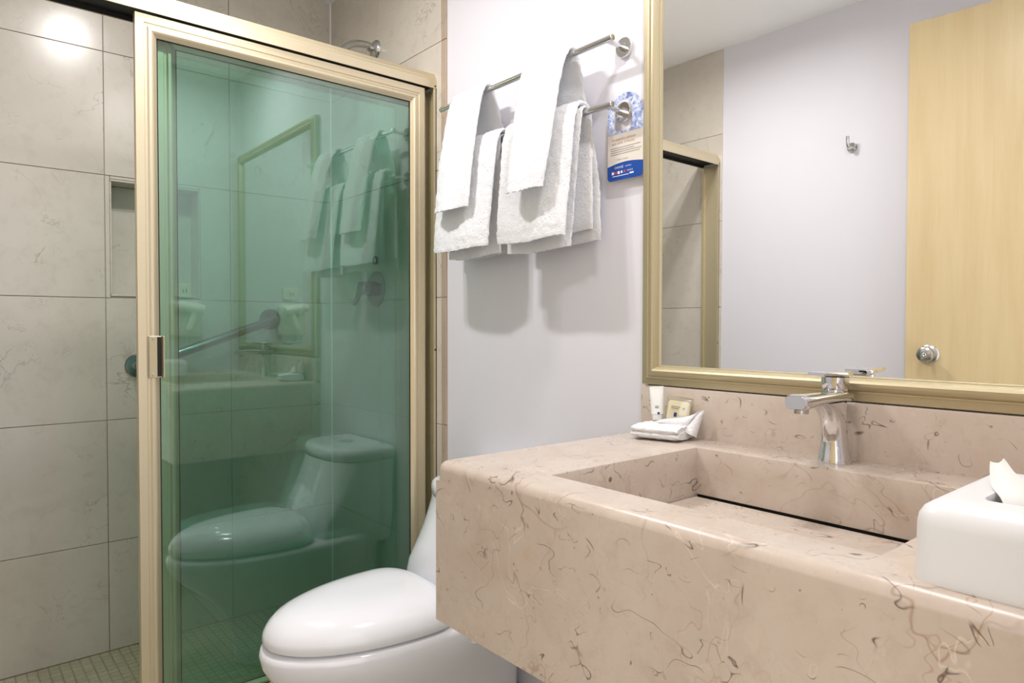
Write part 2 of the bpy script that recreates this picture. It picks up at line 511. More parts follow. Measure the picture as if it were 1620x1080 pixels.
# skirting and doorway trim
struct(obj('baseboard_back', bbox(XT, XR, YB - 0.010, YB, 0.0, 0.09, 0.002, 1), 'floor_tile'), 'beige tile skirting under the counter')
tr1 = join(box(XR - 0.012, XR + 0.13, DY0 - 0.0, DY0 + 0.025, 0, DZ), box(XR - 0.012, XR + 0.13, DY1 - 0.025, DY1, 0, DZ), box(XR - 0.012, XR + 0.13, DY0, DY1, DZ - 0.025, DZ))
struct(obj('trim_1', tr1, 'door_wood'), 'wooden lining of the doorway')

# open door leaf standing against the front wall
hinge = Vector((-0.085, -0.335, 0)); edge = Vector((-0.998, -0.262, 0))
dd = (edge - hinge).normalized(); dn = Vector((-dd.y, dd.x, 0));
if dn.y < 0: dn = -dn
DW = (edge - hinge).length
def door_pt(u, v, z): return hinge + dd * u + dn * v + Vector((0, 0, z))
door_1 = bpy.data.objects.new('door_1', None); COL.objects.link(door_1); door_1.location = hinge
struct(door_1, 'plain light wood door standing open, seen in the mirror')
g = bbox(0, DW, -0.034, 0.0, 0.008, 2.205, 0.0015, 1)
obj('door_leaf', ([door_pt(*v) for v in g[0]], g[1]), 'door_wood', door_1)
kc = door_pt(DW - 0.078, 0.0, 0.998)
knob = obj('door_knob', lathe([(0.034, 0.0), (0.034, 0.004), (0.029, 0.008), (0.013, 0.012), (0.012, 0.022), (0.020, 0.028), (0.0275, 0.036), (0.029, 0.046), (0.026, 0.055), (0.018, 0.060), (0.011, 0.061), (0.011, 0.0585), (0.001, 0.0585)], kc, dn, 32), 'satin_steel', door_1, 35)
obj('lock_button', lathe([(0.0065, 0.058), (0.0065, 0.0625), (0.005, 0.0635), (0.0035, 0.0625), (0.0005, 0.061)], kc, dn, 16), 'chrome', knob, 30)
for zz in (0.25, 1.10, 1.95):
    obj('hinge', lathe([(0.006, -0.045), (0.006, 0.045)], door_pt(-0.006, 0.004, zz), (0, 0, 1), 10), 'satin_steel', door_1, 30)

# ------------------------------------------------------------------ shower enclosure
HX0, HX1 = -1.948, -1.852
HZ0, HZ1 = 1.859, 1.909
frame = thing('shower_door_frame', (-1.90, 0.44, 0.0), 'champagne aluminium header and wall channels holding the sliding shower doors', 'door frame')
def bar_y(prof, y0, y1):
    return loft([[Vector((x, y0, z)) for x, z in prof], [Vector((x, y1, z)) for x, z in prof]])
# header: outer shell (U channel open downwards) and black fill painting the shade of its hollow inside
shell = [(HX1, HZ0), (HX1, HZ0 + 0.026), (HX1 - 0.004, HZ0 + 0.031), (HX1 - 0.004, HZ0 + 0.034), (HX1 - 0.013, HZ1), (HX0, HZ1), (HX0, HZ0), (HX0 + 0.003, HZ0), (HX0 + 0.003, HZ1 - 0.004), (HX1 - 0.015, HZ1 - 0.004), (HX1 - 0.003, HZ0 + 0.026), (HX1 - 0.003, HZ0)]
hd = obj('header_rail', bar_y(shell, YF + TT, YB - TT), 'champagne', frame)
obj('header_shade_fill', join(box(HX0 + 0.003, HX1 - 0.017, YF + TT, YB - TT, HZ0 + 0.012, HZ1 - 0.005), box(HX0 + 0.0032, HX0 + 0.006, YF + TT, YB - TT, HZ0 + 0.001, HZ0 + 0.014)), 'black', frame)
for sgn, y0, y1 in ((1, YB - TT - 0.012, YB - TT), (-1, YF + TT, YF + TT + 0.012)):
    ch = join(box(HX0 + 0.004, HX1 - 0.002, y0 if sgn < 0 else y1 - 0.003, y0 + 0.003 if sgn < 0 else y1, 0.05, HZ0),
              box(HX1 - 0.016, HX1 - 0.002, y0, y1, 0.05, HZ0), box(HX0 + 0.004, HX0 + 0.016, y0, y1, 0.05, HZ0))
    obj('wall_channel', ch, 'champagne', frame)
    sy = (y0 + y1) / 2
    for zz in (HZ0 + 0.007,):
        obj('screw', lathe([(0.0028, 0), (0.0028, 0.001), (0.0012, 0.0015)], (HX1, sy, zz), (1, 0, 0), 10), 'dark_gap', hd)
    for zz in (1.02, 0.45):
        obj('screw', lathe([(0.0028, 0), (0.0028, 0.001), (0.0012, 0.0015)], (HX1 - 0.002, sy, zz), (1, 0, 0), 10), 'dark_gap', frame)
obj('sill_track', join(box(HX0, HX1, YF + TT, YB - TT, 0.0, 0.035), box(HX1 - 0.006, HX1, YF + TT, YB - TT, 0.035, 0.055), box(HX0, HX0 + 0.004, YF + TT, YB - TT, 0.035, 0.055), box(-1.905, -1.901, YF + TT, YB - TT, 0.035, 0.055)), 'champagne', frame)

SP = [(0, -0.009), (0, 0.012), (0.019, 0.012), (0.0205, 0.0095), (0.026, 0.0095), (0.030, 0.0125), (0.036, 0.0125), (0.040, 0.0105), (0.049, 0.003), (0.049, -0.004), (0.040, -0.009)]
def sliding_door(name, xc, y0, y1, z0, z1, label):
    t = thing(name, (xc, (y0 + y1) / 2, z0), label, 'shower door', 'sliding shower doors')
    X = (1, 0, 0)
    c = [(xc, y0, z0), (xc, y1, z0), (xc, y1, z1), (xc, y0, z1)]
    obj('bottom_rail', mitre_bar(c[0], c[1], (0, 0, 1), X, SP), 'champagne', t)
    st1 = obj('stile', mitre_bar(c[1], c[2], (0, -1, 0), X, SP), 'champagne', t)
    obj('top_rail', mitre_bar(c[2], c[3], (0, 0, -1), X, SP), 'champagne', t)
    st0 = obj('stile', mitre_bar(c[3], c[0], (0, 1, 0), X, SP), 'champagne', t)
    i = 0.046
    gl = obj('glass_pane', box(xc - 0.004, xc + 0.001, y0 + i, y1 - i, z0 + i, z1 - i), 'green_glass', t); gl.data.materials.append(M['green_glass_back'])
    for p_ in gl.data.polygons: p_.material_index = 0 if p_.normal.x > 0.9 else 1
    gl['label'] = 'green tinted reflective glass'
    # dark strip painting the shadow edge just inside the frame
    w = 0.0025
    gk = join(box(xc + 0.001, xc + 0.003, y0 + 0.049, y0 + 0.049 + w, z0 + 0.049, z1 - 0.049), box(xc + 0.001, xc + 0.003, y1 - 0.049 - w, y1 - 0.049, z0 + 0.049, z1 - 0.049),
              box(xc + 0.001, xc + 0.003, y0 + 0.049, y1 - 0.049, z1 - 0.049 - w, z1 - 0.049), box(xc + 0.001, xc + 0.003, y0 + 0.049, y1 - 0.049, z0 + 0.049, z0 + 0.049 + w))
    obj('edge_shade_strip', gk, 'dark_gap', t)
    return t, st0
dA, stA = sliding_door('sliding_shower_door', -1.872, 0.378, 1.203, 0.058, 1.854, 'green glass sliding shower door in front, with pull handle on its stile')
dB, stB = sliding_door('sliding_shower_door', -1.915, 0.432, 1.232, 0.058, 1.854, 'rear green glass sliding shower door, slid behind the front one')
# pull handle on the front door
hx = -1.8605
hz0, hz1, hy0, hy1 = 0.968, 1.071, 0.4005, 0.4335
pull = obj('pull_handle', join(bbox(hx, hx + 0.003, hy0, hy1 - 0.004, hz0, hz1, 0.0008, 1), bbox(hx - 0.004, hx + 0.018, hy1 - 0.0035, hy1, hz0, hz1, 0.0008, 1), bbox(hx, hx + 0.006, hy0, hy0 + 0.0025, hz0, hz1, 0.0006, 1)), 'mirror_gold', dA)
for zz in (hz0 + 0.008, hz1 - 0.008):
    obj('screw', lathe([(0.0035, 0), (0.0035, 0.001), (0.002, 0.0018), (0.001, 0.001)], (hx + 0.003, hy0 + 0.010, zz), (1, 0, 0), 12), 'chrome', pull, 30)
obj('recess_shade_sheet', box(hx + 0.0031, hx + 0.0036, hy0 + 0.019, hy1 - 0.0045, hz0 + 0.003, hz1 - 0.003), 'black', pull)  # flat black sheet that paints the shade of the finger recess

# grab bar
gb = thing('grab_bar', (XL, 0.757, 1.04), 'brushed steel grab bar sloping up the tiled shower wall', 'grab bar')
ga = Vector((XL, 0.530, 0.960)); gc = Vector((XL, 0.988, 1.122)); so = Vector((0.062, 0, 0)); dg = (gc - ga).normalized()
pth = [ga + so * 0.05, ga + so * 0.55, ga + so * 0.85 + dg * 0.010, ga + so + dg * 0.032]
pth += [ga + so + (gc - ga) * t for t in (0.25, 0.5, 0.75)] + [gc + so - dg * 0.032, gc + so * 0.85 - dg * 0.010, gc + so * 0.55, gc + so * 0.05]
obj('bar', tube(smooth_path(pth, 4), 0.0165, 20), 'dimmed_shower_steel', gb, 60)
for c in (ga, gc):
    obj('flange', lathe([(0.040, 0.0), (0.040, 0.006), (0.037, 0.010), (0.018, 0.012)], c, (1, 0, 0), 32), 'dimmed_shower_steel', gb, 40)

# shower arm with head
sa = thing('wall_shower_head', (-2.248, YB - TT, 2.105), 'chrome shower arm above the header rail', 'shower head')
obj('arm', tube(smooth_path([(-2.248, YB - TT, 2.105), (-2.248, YB - 0.05, 2.112), (-2.248, YB - 0.105, 2.098), (-2.248, YB - 0.15, 2.055), (-2.248, YB - 0.175, 2.02)], 6), 0.0125, 16), 'satin_steel', sa, 60)
obj('flange', lathe([(0.034, 0.0), (0.033, 0.004), (0.026, 0.011), (0.016, 0.016), (0.0125, 0.03)], (-2.248, YB - TT, 2.105), (0, -1, 0), 28), 'satin_steel', sa, 40)
obj('head', lathe([(0.012, -0.01), (0.014, 0.012), (0.026, 0.03), (0.028, 0.036), (0.024, 0.038)], (-2.248, YB - 0.175, 2.02), (0, -0.5, -0.86), 24), 'chrome', sa, 40)

# mixing valve
vx, vz = -2.248, 1.233
mv = thing('shower_valve', (vx, YB - TT, vz), 'chrome shower mixer with lever on the tiled wall behind green glass', 'faucet')
obj('escutcheon', lathe([(0.064, 0.0), (0.064, 0.004), (0.058, 0.010), (0.030, 0.013)], (vx, YB - TT, vz), (0, -1, 0), 40), 'dimmed_shower_steel', mv, 35)
obj('collar', lathe([(0.027, 0.010), (0.027, 0.030), (0.024, 0.032)], (vx, YB - TT, vz), (0, -1, 0), 28), 'black', mv, 35)
obj('hub', lathe([(0.023, 0.030), (0.025, 0.034), (0.024, 0.062), (0.020, 0.068)], (vx, YB - TT, vz), (0, -1, 0), 28), 'dimmed_shower_steel', mv, 35)
lv = loft([[Vector((vx - w, YB - 0.070 - d + th, vz + h)) for w, th in ((-ww, 0), (ww, 0), (ww, 0.007), (-ww, 0.007))] for h, d, ww in ((0.024, 0.000, 0.020), (0.0, 0.004, 0.021), (-0.025, 0.012, 0.016), (-0.055, 0.026, 0.012), (-0.062, 0.030, 0.008))])
obj('lever', lv, 'dimmed_shower_steel', mv, 30)
dv = thing('diverter_cap', (vx - 0.003, YB - TT, 1.338), 'small round chrome cap with dark rim above the shower mixer', 'valve')
obj('rim', lathe([(0.015, 0.0), (0.015, 0.006), (0.012, 0.008), (0.012, 0.003)], (vx - 0.003, YB - TT, 1.338), (0, -1, 0), 24), 'black', dv, 35)
obj('cap', lathe([(0.0115, 0.0), (0.0115, 0.005), (0.004, 0.006)], (vx - 0.003, YB - TT, 1.338), (0, -1, 0), 20), 'chrome', dv, 35)

# ------------------------------------------------------------------ vanity counter
CX0, CX1 = -1.0, XR
CY0, CZ, CZB = 0.669, 0.862, 0.579
SY0, SY1, SX0, SX1 = 0.742, 1.130, -0.782, -0.29
BF = 0.768          # basin floor level
van = thing('vanity_counter', (-0.515, 0.96, CZB), 'beige veined marble vanity counter with a sunken rectangular basin', 'vanity counter')
def countertop():
    o_ = [(CX0, CY0), (CX1, CY0), (CX1, YB), (CX0, YB)]; i_ = [(SX0, SY0), (SX1, SY0), (SX1, SY1), (SX0, SY1)]
    bm = bmesh.new()
    rings = [[bm.verts.new((x, y, z)) for x, y in l] for l, z in ((o_, CZ), (i_, CZ), (i_, CZ - 0.035), (o_, CZ - 0.035))]
    for a in range(4):
        ra, rb = rings[a], rings[(a + 1) % 4]
        for k in range(4):
            j = (k + 1) % 4; bm.faces.new([ra[k], ra[j], rb[j], rb[k]])
    bmesh.ops.recalc_face_normals(bm, faces=bm.faces)
    bm.edges.ensure_lookup_table(); es = []; cs = []
    for e in bm.edges:
        m = (e.verts[0].co + e.verts[1].co) / 2; d = (e.verts[0].co - e.verts[1].co)
        if abs(m.z - CZ) < 1e-6 and (abs(m.y - CY0) < 1e-6 or abs(m.x - CX0) < 1e-6) and (abs(d.x) < 1e-6 or abs(d.y) < 1e-6): es.append(e)
        if abs(m.x - CX0) < 1e-6 and abs(m.y - CY0) < 1e-6: es.append(e)
    bmesh.ops.bevel(bm, geom=es, offset=0.017, segments=6, profile=0.5, affect='EDGES')
    ie = [e for e in bm.edges if all(abs(v.co.z - CZ) < 1e-6 and SX0 - 1e-5 <= v.co.x <= SX1 + 1e-5 and SY0 - 1e-5 <= v.co.y <= SY1 + 1e-5 for v in e.verts)]
    bmesh.ops.bevel(bm, geom=ie, offset=0.0025, segments=2, profile=0.5, affect='EDGES')
    return from_bm(bm)
obj('countertop', countertop(), 'counter_marble', van, 40)
obj('apron', bbox(CX0, CX1, CY0, CY0 + 0.022, CZB, CZ - 0.035, 0.0015, 1, lambda m: m.z < CZB + 0.01), 'counter_marble', van)
obj('end_panel', box(CX0, CX0 + 0.022, CY0 + 0.022, YB, CZB, CZ - 0.035), 'counter_marble', van)
th = 0.02
obj('basin_wall', box(SX0 - th, SX0, SY0 - th, SY1 + th, BF - 0.05, CZ - 0.035), 'counter_marble', van)
obj('basin_wall', box(SX1, SX1 + th, SY0 - th, SY1 + th, BF - 0.05, CZ - 0.035), 'counter_marble', van)
obj('basin_wall', box(SX0, SX1, SY0 - th, SY0, BF - 0.05, CZ - 0.035), 'counter_marble', van)
obj('basin_wall', box(SX0, SX1, SY1, SY1 + th, BF + 0.0035, CZ - 0.035), 'counter_marble', van)
obj('slot_shade_liner', box(SX0, SX1, SY1 + 0.004, SY1 + 0.010, BF - 0.05, BF + 0.0035), 'black', van)  # black liner put in as the dark void of the drain slot
obj('basin_slab', bbox(SX0 + 0.003, SX1 - 0.003, SY0 + 0.003, SY1 - 0.006, BF - 0.018, BF, 0.0015, 1), 'counter_marble', van)
obj('basin_pan', box(SX0, SX1, SY0, SY1, BF - 0.06, BF - 0.05), 'black', van)
obj('backsplash', bbox(CX0, CX1, YB - 0.021, YB, CZ, 0.9635, 0.003, 2, lambda m: m.z > 0.95), 'counter_marble', van, 40)

# ------------------------------------------------------------------ mirror
mr = thing('wall_mirror', (-0.517, YB, 0.966), 'large wall mirror in a champagne metal frame above the marble backsplash', 'mirror')
MP = [(0, 0.0), (0, 0.018), (0.0135, 0.020), (0.0145, 0.0225), (0.0165, 0.0225), (0.018, 0.0205), (0.0215, 0.0235), (0.026, 0.026), (0.031, 0.0262), (0.035, 0.024), (0.038, 0.0195), (0.0405, 0.0135), (0.0415, 0.0135), (0.0430, 0.0115), (0.0430, 0.0)]
mx0, mx1, mz0, mz1 = -1.0, XR - 0.004, 0.9665, 1.985
mc = [(mx0, YB, mz0), (mx1, YB, mz0), (mx1, YB, mz1), (mx0, YB, mz1)]
for a, b, inn in ((0, 1, (0, 0, 1)), (1, 2, (-1, 0, 0)), (2, 3, (0, 0, -1)), (3, 0, (1, 0, 0))):
    obj('frame_rail', mitre_bar(mc[a], mc[b], inn, (0, -1, 0), MP), 'mirror_gold', mr, 25)
obj('mirror_glass', box(mx0 + 0.040, mx1 - 0.040, YB - 0.0085, YB - 0.002, mz0 + 0.040, mz1 - 0.040), 'mirror', mr)

# ------------------------------------------------------------------ faucet
fX, fY = -0.543, 1.190
fa = thing('basin_faucet', (fX, fY, CZ), 'polished chrome single-lever faucet standing behind the marble basin', 'faucet')
body = [(CZ, 0, .0265, .0265), (CZ + .003, 0, .0265, .0265), (CZ + .012, 0, .0245, .0245), (CZ + .028, -.0005, .0215, .0215), (CZ + .044, -.001, .0198, .0198), (CZ + .058, -.002, .0196, .0202),
        (CZ + .072, -.004, .0200, .0225), (CZ + .084, -.008, .0205, .028), (CZ + .094, -.015, .0212, .036), (CZ + .102, -.024, .0218, .046), (CZ + .107, -.030, .022, .053)]
obj('body', loft([superring(fX, fY + dy, z, hx_, hy_, 2.4, 36) for z, dy, hx_, hy_ in body]), 'chrome', fa, 50)
sp = []
for y, zc, hz, hw in ((1.2175, .9755, .0035, .016), (1.2165, .9758, .0068, .0205), (1.212, .976, .0078, .0225), (1.19, .977, .0085, .023), (1.15, .9775, .0085, .0225), (1.11, .9772, .0090, .0215), (1.088, .9760, .0103, .0212), (1.066, .9748, .0118, .0210), (1.055, .9745, .0118, .0195), (1.050, .9745, .0098, .0165)):
    sp.append([Vector((fX + v.x, y, zc + v.y)) for v in rrect(0, 0, 0, hw, hz, min(hz, hw) * 0.75, 4)])
spo = obj('spout', loft(sp), 'chrome', fa, 45)
obj('aerator', lathe([(0.0115, 0.0), (0.0115, 0.008), (0.009, 0.008), (0.008, 0.004)], (fX, 1.071, 0.9640), (0, 0, -1), 20), 'satin_steel', spo, 35)
obj('collar_ring', lathe([(0.0205, 0), (0.0205, 0.0025), (0.019, 0.004)], (fX, fY, 0.9855), (0, 0, 1), 28), 'chrome', fa, 35)
obj('handle_block', loft([superring(fX, fY, z, h, h, e, 36) for z, h, e in ((0.989, .0195, 2.6), (0.991, .0205, 2.6), (1.003, .0208, 2.8), (1.010, .0208, 3.0))]), 'chrome', fa, 45)
hb = []
for y, zc, hz, hw in ((1.2125, 1.0145, .0035, .019), (1.2105, 1.0145, .0052, .0208), (1.19, 1.0150, .0052, .0208), (1.165, 1.0165, .0042, .0195), (1.142, 1.0175, .0036, .0180), (1.125, 1.0180, .0034, .0165), (1.119, 1.0180, .0026, .0140)):
    hb.append([Vector((fX + v.x, y, zc + v.y)) for v in rrect(0, 0, 0, hw, hz, hz * 0.8, 4)])
obj('lever', loft(hb), 'chrome', fa, 45)

# ------------------------------------------------------------------ toilet
TX = -1.473; TKX = -1.447
to = thing('toilet', (TX, 0.9, 0.0), 'white one-piece toilet with closed lid between shower door and marble counter', 'toilet')
def egg(z, yf, yb, hw, ym=None, eb=3.2, ef=2.15, n=48):
    if ym is None: ym = yf + (yb - yf) * 0.5
    R = []
    for i in range(n):
        a = 2 * PI * i / n; c, s = math.cos(a), math.sin(a)
        e = eb if s > 0 else ef
        hy = (yb - ym) if s > 0 else (ym - yf)
        R.append(Vector((TX + hw * math.copysign(abs(c) ** (2 / e), c), ym + hy * math.copysign(abs(s) ** (2 / e), s), z)))
    return R
bl = [(0.0, .735, 1.225, .110, .95), (0.012, .728, 1.228, .118, .95), (0.05, .728, 1.228, .117, .95), (0.12, .718, 1.228, .112, .95), (0.18, .690, 1.228, .118, .94), (0.235, .645, 1.228, .134, .92),
      (0.28, .590, 1.228, .154, .89), (0.315, .553, 1.228, .168, .875), (0.345, .537, 1.228, .1755, .868), (0.370, .532, 1.228, .1775, .868), (0.381, .536, 1.225, .175, .868), (0.386, .547, 1.220, .166, .868)]
obj('bowl', loft([egg(z, a, b, h, m, 2.9, 2.0) for z, a, b, h, m in bl]), 'porcelain', to, 60)
def tankring(z, yc, hy, hw, yb=1.238, e=2.5, n=30):
    """D-shaped plan: bowed front, straight sides to the wall"""
    R = []
    for i in range(n + 1):
        a = PI + PI * i / n; c, s_ = math.cos(a), math.sin(a)
        R.append(Vector((TKX + hw * math.copysign(abs(c) ** (2 / e), c), yc + hy * math.copysign(abs(s_) ** (2 / e), s_), z)))
    r = 0.012
    R += [Vector((TKX + hw, yb - r, z)), Vector((TKX + hw - r * .3, yb - r * .3, z)), Vector((TKX + hw - r, yb, z)), Vector((TKX, yb, z)), Vector((TKX - hw + r, yb, z)), Vector((TKX - hw + r * .3, yb - r * .3, z)), Vector((TKX - hw, yb - r, z))]
    return R
tk = [(0.34, .985, .03, .158), (0.375, .988, .03, .168), (0.41, .993, .03, .175), (0.435, 1.000, .032, .178), (0.46, 1.012, .040, .181), (0.485, 1.035, .060, .180), (0.513, 1.062, .078, .181), (0.55, 1.088, .090, .181), (0.59, 1.110, .098, .182), (0.620, 1.124, .102, .183), (0.630, 1.126, .102, .183)]
obj('tank', loft([tankring(*a) for a in tk]), 'porcelain', to, 60)
tl = obj('tank_lid', loft([tankring(z, yc, hy, hw, 1.240) for z, yc, hy, hw in ((0.6315, 1.134, .106, .185), (0.634, 1.134, .110, .189), (0.652, 1.134, .112, .191), (0.664, 1.134, .109, .189), (0.671, 1.134, .100, .182), (0.674, 1.134, .088, .170), (0.6745, 1.134, .07, .15))]), 'porcelain', to, 60)
obj('flush_button', lathe([(0.027, 0), (0.027, 0.003), (0.023, 0.005), (0.022, 0.0035), (0.004, 0.0045)], (TKX, 1.145, 0.6743), (0, 0, 1), 28), 'chrome', tl, 35)
obj('seat_ring', loft([egg(z, a, b, h, .8675, 2.7, 2.0) for z, a, b, h in ((0.3865, .553, .950, .160), (0.3925, .549, .954, .164))]), 'seat_plastic', to, 60)
_zs, _lh, _yb = 0.3931, 0.0736, 0.968
ld = [(0, .004), (.12, 0), (.3, .002), (.5, .009), (.7, .022), (.85, .042), (.95, .07), (1.0, .11), (1.008, .15)]
obj('lid', loft([egg(_zs + _lh * a, .5383 + 1.2 * i, _yb - i * 0.55, .1741 - i, .8675 - .2 * i, 2.7, 1.98) for a, i in ld]), 'seat_plastic', to, 60)
for s in (-1, 1):
    obj('hinge_cap', lathe([(0.012, 0), (0.012, 0.02), (0.009, 0.024)], (TX + s * 0.070, 0.955, 0.376), (0, 0, 1), 18), 'seat_plastic', to, 35)

# ------------------------------------------------------------------ towel bars
BY = 1.180
def towel_bar(z, label):
    t = thing('towel_bar', (-1.39, YB, z), label, 'towel bar', 'chrome towel bars')
    obj('bar', lathe([(0.0065, 0), (0.0075, 0.001), (0.0075, 0.687), (0.0065, 0.688)], (-1.735, BY, z), (1, 0, 0), 18), 'chrome', t, 40)
    for x in (-1.069, -1.715):
        p = obj('post', lathe([(0.0058, 0.0), (0.0058, YB - BY - 0.02), (0.0095, YB - BY - 0.02), (0.0095, YB - BY)], (x, BY, z), (0, 1, 0), 16), 'chrome', t, 35)
        obj('flange', lathe([(0.0235, 0.0), (0.0235, 0.007), (0.0225, 0.010), (0.0215, 0.0108)], (x, YB, z), (0, -1, 0), 32), 'chrome', p, 30)
    return t
ZU, ZLW = 1.750, 1.600
towel_bar(ZU, 'upper chrome towel bar holding two hand towels')
towel_bar(ZLW, 'lower chrome towel bar holding two bath towels')

random.seed(4)
def sheet(x0, x1, zb, r, lf, lb, t, lean=0.0, yback=None, xl=(0, 0), xb_=(0, 0), seed=0, wav=0.004, curl=0.0, nu=36, hem=True, sag=0.0, edge_e=5):
    """cloth draped over a bar: thick sheet, rounded side edges. xl: x shift of left/right edge at front hem, xb_: same at back hem"""
    rnd = random.Random(seed); ph = [rnd.uniform(0, 6.28) for _ in range(8)]
    path = []   # (y, z, ny, nz, front fraction, back fraction)
    NB, NA, NF = max(6, int(lb / 0.011)), 10, max(6, int(lf / 0.009))
    yb0 = BY + r; ybk = yb0 if yback is None else yback
    for k in range(NB):
        f = 1 - k / NB; path.append((yb0 + (ybk - yb0) * min(1, f * 1.8), zb - lb * f, 1.0, 0.0, 0.0, f))
    for k in range(NA + 1):
        a = PI * k / NA; path.append((BY + r * math.cos(a), zb + r * math.sin(a), math.cos(a), math.sin(a), 0.0, 0.0))
    for k in range(1, NF + 1):
        f = k / NF; path.append((BY - r - lean * f ** 0.62, zb - lf * f, -1.0, 0.0, f, 0.0))
    rings = []
    L = len(path)
    for k, (y, z, ny, nz, ff, bf) in enumerate(path):
        tt = t
        if k == 0 or k == L - 1: tt = t * 0.45
        elif k == 1 or k == L - 2: tt = t * 0.85
        if hem and ff > 0:
            d = lf * (1 - ff)
            if 0.011 < d < 0.020: tt = t * 0.62
        a = x0 + xl[0] * ff + xb_[0] * bf; b = x1 + xl[1] * ff + xb_[1] * bf
        outer, inner = [], []
        for i in range(nu + 1):
            u = i / nu; w = abs(2 * u - 1)
            e = (max(0, 1 - w ** edge_e)) ** 0.5
            x = a + (b - a) * (0.5 + 0.5 * math.copysign(1 - (1 - w) ** 1.25, u - 0.5) if w > 0 else 0.5)
            amp = wav * (ff ** 0.7 if ff > 0 else bf)
            wv = amp * (math.sin(u * 5.2 + ph[0] + ff * 1.4) * 0.6 + math.sin(u * 11 + ph[1] - ff * 2.2) * 0.35 + math.sin(ff * 7 + ph[2]) * 0.3)
            if ff > 0: wv -= curl * ff ** 3 * math.sin(PI * u)
            zz = z - sag * (ff + bf) * math.sin(PI * u + 0.3) ** 2
            jx, jy, jz = (rnd.uniform(-1, 1) * 0.0014 for _ in range(3))
            h = tt / 2 * e + 0.0004
            if ny == 0 and nz == 0: continue
            outer.append(Vector((x + jx, y + ny * h + wv + jy, zz + nz * h + jz)))
            inner.append(Vector((x + jx, y - ny * h + wv, zz - nz * h)))
        rings.append(outer + inner[::-1])
    return loft(rings)

tb = thing('bath_towel', (-1.56, BY, 1.29), 'white bath towel on the lower bar, next to the shower door', 'towel', 'bath towels')
obj('outer_fold', sheet(-1.700, -1.424, ZLW, 0.024, 0.288, 0.270, 0.014, lean=0.030, xl=(0.010, -0.016), xb_=(-0.01, 0.0), seed=1, wav=0.006, curl=0.010, sag=0.006), 'terry', tb, 70)
obj('inner_fold', sheet(-1.690, -1.432, ZLW, 0.0130, 0.306, 0.300, 0.006, lean=0.004, xl=(0.02, 0.005), xb_=(-0.01, 0.012), yback=1.213, seed=2, wav=0.004, sag=0.008, hem=False), 'terry', tb, 70)
tb = thing('bath_towel', (-1.26, BY, 1.29), 'white bath towel on the lower bar, next to the cardboard door hanger', 'towel', 'bath towels')
obj('outer_fold', sheet(-1.400, -1.135, ZLW, 0.0255, 0.290, 0.270, 0.014, lean=0.030, xl=(0.012, -0.004), xb_=(0.0, 0.006), seed=5, wav=0.007, curl=0.012, sag=0.006), 'terry', tb, 70)
obj('inner_fold', sheet(-1.395, -1.128, ZLW, 0.0135, 0.312, 0.296, 0.007, lean=0.006, xl=(0.0, -0.03), xb_=(0.02, 0.010), yback=1.222, seed=6, wav=0.004, sag=0.006, hem=False), 'terry', tb, 70)
tb = thing('hand_towel', (-1.57, BY, 1.42), 'white hand towel on the upper bar, next to the shower door', 'towel', 'hand towels')
obj('towel_cloth', sheet(-1.652, -1.498, ZU, 0.0155, 0.330, 0.195, 0.011, lean=0.062, xl=(0.004, 0.008), xb_=(-0.004, 0.012), yback=1.226, seed=9, wav=0.006, curl=0.020, sag=0.004), 'terry', tb, 70)
tb = thing('hand_towel', (-1.25, BY, 1.42), 'white hand towel on the upper bar, next to the mirror', 'towel', 'hand towels')
obj('towel_cloth', sheet(-1.332, -1.172, ZU, 0.0165, 0.325, 0.235, 0.011, lean=0.068, xl=(0.018, -0.014), xb_=(0.0, 0.004), yback=1.229, seed=12, wav=0.006, curl=0.020, sag=0.004), 'terry', tb, 70)

# ------------------------------------------------------------------ door hanger card on the lower bar's flange
hgY = YB - 0.0145
hx0, hx1, hgz0, hgz1 = -1.110, -1.003, 1.440, 1.640
hgx = (hx0 + hx1) / 2; hr = (hx1 - hx0) / 2
hang = thing('door_hanger', (hgx, hgY, hgz0), 'blue and cream cardboard door hanger on the towel bar flange', 'door hanger')
def arc(cx, cz, r, a0, a1, n): return [(cx + r * math.cos(a0 + (a1 - a0) * k / n), cz + r * math.sin(a0 + (a1 - a0) * k / n)) for k in range(n + 1)]
cr = 0.010
outer = arc(hx0 + cr, hgz0 + cr, cr, PI, 1.5 * PI, 5) + arc(hx1 - cr, hgz0 + cr, cr, 1.5 * PI, 2 * PI, 5) + arc(hgx, hgz1 - hr, hr, 0, PI, 24)
hcx, hcz = -1.0625, 1.5985
hole = arc(hcx, hcz, 0.027, 0, PI, 16) + arc(hcx - 0.015, 1.566, 0.012, PI, 1.5 * PI, 5) + arc(hcx + 0.015, 1.566, 0.012, 1.5 * PI, 2 * PI, 5)
trY = lambda u, w, d: Vector((u, hgY - d, w))
card = obj('card', slab2d(outer, [hole], 0.0, 0.001, trY), 'card_cream', hang)
zsp = 1.549
top_outer = [(hx0, zsp), (hx1, zsp)] + arc(hgx, hgz1 - hr, hr, 0, PI, 24)
obj('ice_picture', slab2d(top_outer, [hole], 0.001, 0.0013, trY), 'ice_print', hang)
band = arc(hx0 + cr, hgz0 + cr, cr, PI, 1.5 * PI, 5) + arc(hx1 - cr, hgz0 + cr, cr, 1.5 * PI, 2 * PI, 5)
nb = 16
band += [(hx1 - (hx1 - hx0) * k / nb, 1.4745 + 0.006 * math.sin(PI * (1 - k / nb)) + 0.001 * (1 - k / nb)) for k in range(nb + 1)]
obj('blue_band', slab2d(band, [], 0.001, 0.0013, trY), 'print_blue', hang)
def put_text(s, size, x, z, mat, name='lettering', sq=1.0, y=None):
    yy = hgY - 0.0016 if y is None else y
    return obj(name, text_geo(s, size, lambda u, w: Vector((x + u, yy, z + w)), squeeze=sq), mat, hang)
